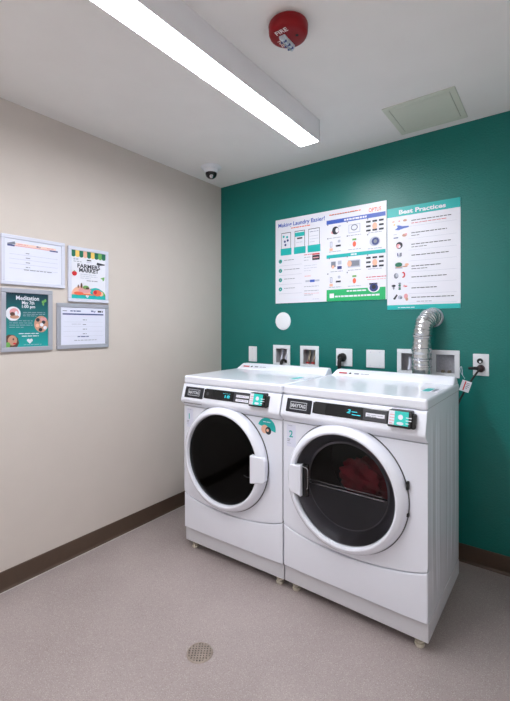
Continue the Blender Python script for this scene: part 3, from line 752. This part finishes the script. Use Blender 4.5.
# ------------------------------------------------------------------ framed notices on the left wall
def notice(name, label, y0, y1, z0, z1, fm, fw):
    w, h = (y1-y0)/2, (z1-z0)/2
    t = thing(name, label, 'framed notice', (.001, (y0+y1)/2, (z0+z1)/2), PI/2)
    bm = bmesh.new()
    for r in ((-w, w, h-fw, h), (-w, w, -h, -h+fw), (-w, -w+fw, -h+fw, h-fw), (w-fw, w, -h+fw, h-fw)): box(bm, r[0], r[1], -.013, 0, r[2], r[3])
    link('frame', bm, fm, t, bevel=.003)
    return t, w-fw, h-fw
t, w, h = notice('framed_calendar', 'landscape pale framed sheet with orange header line, above the teal flyer', -1.664, -1.336, 1.535, 1.788, 'silver2', .020)
link('sheet', B(-w, w, -.008, 0, -h, h), 'bluewhite', t)
pr = Print(-.008)
pr.poly([(-w+.01, h-.024), (-w+.045, h-.012), (-w+.05, h-.026), (-w+.01, h-.034)], 'grtxt'); pr.rect(-w+.05, w-.03, h-.030, h-.018, 'pinkpale', 1)
pr.rect(-w+.01, w-.03, h-.034, h-.0315, 'orange', 2); pr.rect(-w+.01, -w+.045, h-.038, h-.030, 'navy', 3); pr.rect(w-.065, w-.02, h-.038, h-.031, 'navy', 3)
pr.lines(-w+.06, h-.024, .05, 'pink', 1, h=.004, lay=3); pr.text('May', .01, h-.028, .013, 'navy', 3, .01); pr.lines(w-.08, h-.024, .04, 'pink', 1, h=.004, lay=3)
for k in range(4): pr.lines(-.045, h-.066-k*.024, .022, 'grtxt', 1, h=.004)
for k in range(4): pr.rect(-w+.02, w-.02, h-.077-k*.024, h-.0755-k*.024, 'lgtxt', 1)
pr.lines(-.055, h-.152, .15, 'grtxt', 1, h=.0035)
pr.done('printed_design', t)

t, w, h = notice('framed_market_flyer', 'portrait framed farmers market flyer with vegetables, upper right of the four', -1.317, -1.060, 1.464, 1.781, 'silver2', .020)
link('sheet', B(-w, w, -.008, 0, -h, h), 'pwhite', t)
pr = Print(-.008); cols = ['dgreen', 'yellow', 'dgreen', 'peach', 'dgreen', 'yellow', 'dgreen', 'lime', 'dgreen']; n = len(cols); sw = (2*w-.0)/n
for k, c_ in enumerate(cols):
    x = -w+k*sw; pr.rect(x, x+sw, h-.030, h, c_, 1); pr.ell(x+sw/2, h-.030, sw/2, .009, c_, 1, PI, 2*PI, 10)
pr.rect(-w+.012, -w+.024, h-.056, h-.045, 'lgtxt'); pr.rect(-w+.028, -w+.042, h-.056, h-.045, 'lgtxt'); pr.lines(-w+.012, h-.064, .05, 'grtxt', 1, h=.003); pr.lines(-.014, h-.050, .034, 'dktxt', 1, h=.007, lay=1)
pr.lines(-.016, h-.062, .035, 'lgtxt', 1); pr.poly([(w-.06, h-.068), (w-.055, h-.056), (w-.004, h-.062), (w-.006, h-.068), (w-.05, h-.074)], 'dktxt')
pr.text('FARMERS', 0, h-.098, .032, 'dktxt', 2, .03, .145, True); pr.text('MARKET', 0, h-.122, .032, 'dktxt', 2, .03, .125, True)
pr.ell(-w+.018, h-.134, .015, .0135, 'red'); pr.ell(-w+.018, h-.120, .005, .003, 'lime', 3)
pr.lines(-.055, h-.135, .11, 'lgtxt', 3, .011, h=.003); pr.lines(-.015, h-.170, .07, 'grtxt', 1, h=.004)
pr.poly([(w-.035, h-.150), (w-.006, h-.138), (w-.008, h-.158), (w-.018, h-.166), (w-.020, h-.155)], 'lime')
pr.rect(-w, w, -h, -h+.022, 'teal', 1)
pr.ell(w*.35, -h+.020, w*.65, .045, 'lime', 1, 0, PI); pr.ell(w*.4, -h+.018, w*.5, .050, 'teal', 2, 0, PI)
pr.ell(-w*.45, -h+.022, w*.55, .050, 'peach', 3, 0, PI); pr.ell(-w*.25, -h+.05, .04, .016, 'pink', 4); pr.ell(-w*.6, -h+.030, .030, .010, 'orange', 5); pr.ell(-w*.1, -h+.022, .040, .008, 'orange', 4, 0, PI)
pr.ell(-.048, -h+.076, .006, .016, 'brownp', 4); pr.ell(-.068, -h+.070, .004, .010, 'brownp', 4); pr.ell(-.020, -h+.066, .020, .012, 'lime', 4); pr.ell(-.010, -h+.062, .012, .006, 'brownp', 5)
pr.ell(.052, -h+.038, .028, .019, 'orange', 4); pr.ell(.040, -h+.042, .010, .012, 'red', 5); pr.ell(.078, -h+.034, .016, .014, 'peach', 3)
def heart(x, z, s_, m, lay): pr.ell(x-s_*.45, z, s_*.5, s_*.5, m, lay, n=12); pr.ell(x+s_*.45, z, s_*.5, s_*.5, m, lay, n=12); pr.poly([(x-s_*.88, z-s_*.2), (x+s_*.88, z-s_*.2), (x, z-s_*1.15)], m, lay)
heart(-.012, -h+.017, .011, 'pwhite', 6)
pr.done('printed_design', t)

t, w, h = notice('framed_meditation_flyer', 'portrait silver framed teal meditation flyer with round photos, lower left', -1.664, -1.406, 1.194, 1.518, 'silver', .024)
link('sheet', B(-w, w, -.008, 0, -h, h), 'flyer', t)
pr = Print(-.008)
pr.text('Meditation', 0, h-.034, .030, 'pwhite', 1, .02, .115, True); pr.text('May 7th', .002, h-.056, .024, 'pwhite', 1, .02, .062, True); pr.text('1:00 pm', .004, h-.075, .022, 'pwhite', 1, .02, .066, True)
for dx_, dz_ in ((0, 0), (.008, .004), (.014, .008), (.003, -.012)): pr.ell(w-.028+dx_, h-.040+dz_, .005, .008, 'lime', 1)
pr.lines(-.025, h-.098, .115, 'lgtxt', 3, .009, h=.002); pr.lines(-.09, -.004, .115, 'lgtxt', 4, .011, h=.002)
pr.ell(-w+.034, h-.106, .036, .036, 'pwhite', 1); pr.ell(-w+.038, h-.098, .022, .020, 'pink', 2); pr.ell(-w+.040, h-.122, .022, .010, 'skin', 3); pr.ell(-w+.030, h-.108, .012, .010, 'brownp', 3); pr.ell(-w+.048, h-.104, .007, .012, 'pwhite', 4)
pr.ell(w-.036, -.020, .037, .044, 'skin', 1)
for a_, b_, m_ in ((-.018, .022, 'dktxt'), (.012, .010, 'dktxt'), (-.020, -.008, 'peach'), (.002, -.004, 'pwhite'), (.004, .026, 'pink'), (.020, -.020, 'pwhite'), (-.004, -.030, 'dktxt'), (.018, .026, 'pink')): pr.ell(w-.036+a_, -.020+b_, .010, .010, m_, 2, n=10)
pts = [(-w, -h), (-w+.052, -h), (-w+.062, -h+.020), (-w+.056, -h+.045), (-w+.036, -h+.062), (-w+.012, -h+.064), (-w, -h+.056)]
pr.poly(pts, 'brownp', 1); pr.ell(-w+.030, -h+.034, .022, .026, 'skin', 2); pr.ell(-w+.034, -h+.040, .004, .006, 'brownp', 3); pr.ell(-w+.040, -h+.018, .008, .004, 'red', 3); pr.ell(-w+.008, -h+.012, .012, .014, 'lime', 3)
pr.lines(-.045, -.070, .10, 'pwhite', 1, h=.004); pr.lines(-.030, -.083, .085, 'pwhite', 1, h=.004); heart(.010, -.105, .016, 'pwhite', 1); pr.lines(-.02, -h+.010, .09, 'lgtxt', 1, h=.002)
pr.done('printed_design', t)

t, w, h = notice('framed_schedule', 'landscape silver framed white schedule with grey header line, lower right', -1.382, -1.059, 1.196, 1.454, 'silver', .023)
link('sheet', B(-w, w, -.008, 0, -h, h), 'bluewhite', t)
pr = Print(-.008)
pr.lines(-w+.055, h-.020, .065, 'navy', 1, h=.006, lay=1); pr.lines(-w+.010, h-.020, .025, 'grtxt', 1, h=.004); pr.text('May', .045, h-.024, .016, 'navy', 1, .02, .03); pr.lines(w-.050, h-.020, .034, 'dktxt', 1, h=.010, lay=1)
pr.rect(-w+.010, w-.012, h-.042, h-.034, 'navy', 1)
for k in range(4): pr.lines(-.008, h-.070-k*.027, .026, 'grtxt', 1, h=.004); pr.rect(-w+.015, w-.015, h-.083-k*.027, h-.082-k*.027, 'lgtxt', 1)
pr.lines(-.075, h-.095, .06, 'lgtxt', 1); pr.lines(-.04, -h+.045, .07, 'navy', 1, h=.005); pr.lines(-.06, -h+.024, .14, 'grtxt', 1, h=.003)
pr.done('printed_design', t)

# ------------------------------------------------------------------ world, camera, view
wd = bpy.data.worlds.new('room_dark'); bpy.context.scene.world = wd; wd.use_nodes = True
wd.node_tree.nodes['Background'].inputs['Color'].default_value = (.5, .52, .55, 1); wd.node_tree.nodes['Background'].inputs['Strength'].default_value = .0
cam = bpy.data.cameras.new('camera'); co = bpy.data.objects.new('camera', cam); C.objects.link(co)
r = Vector((.80389542, .59477002, -.00088249)); u = Vector((.00011340, .00133048, .99999911)); f = Vector((-.59477067, .8038948, -.00100213))
co.matrix_world = Matrix(((r.x, u.x, -f.x, 2.22745), (r.y, u.y, -f.y, -2.54139), (r.z, u.z, -f.z, 1.32353), (0, 0, 0, 1)))
cam.sensor_fit = 'HORIZONTAL'; cam.sensor_width = 36; cam.lens = 408.121/510*36
cam.shift_y = -(350.5-326.547)/510; cam.clip_start = .02
sc = bpy.context.scene; sc.camera = co
sc.view_settings.view_transform = 'Standard'; sc.view_settings.look = 'None'; sc.view_settings.gamma = 1; sc.view_settings.exposure = 1.12
sc.view_settings.use_curve_mapping = False
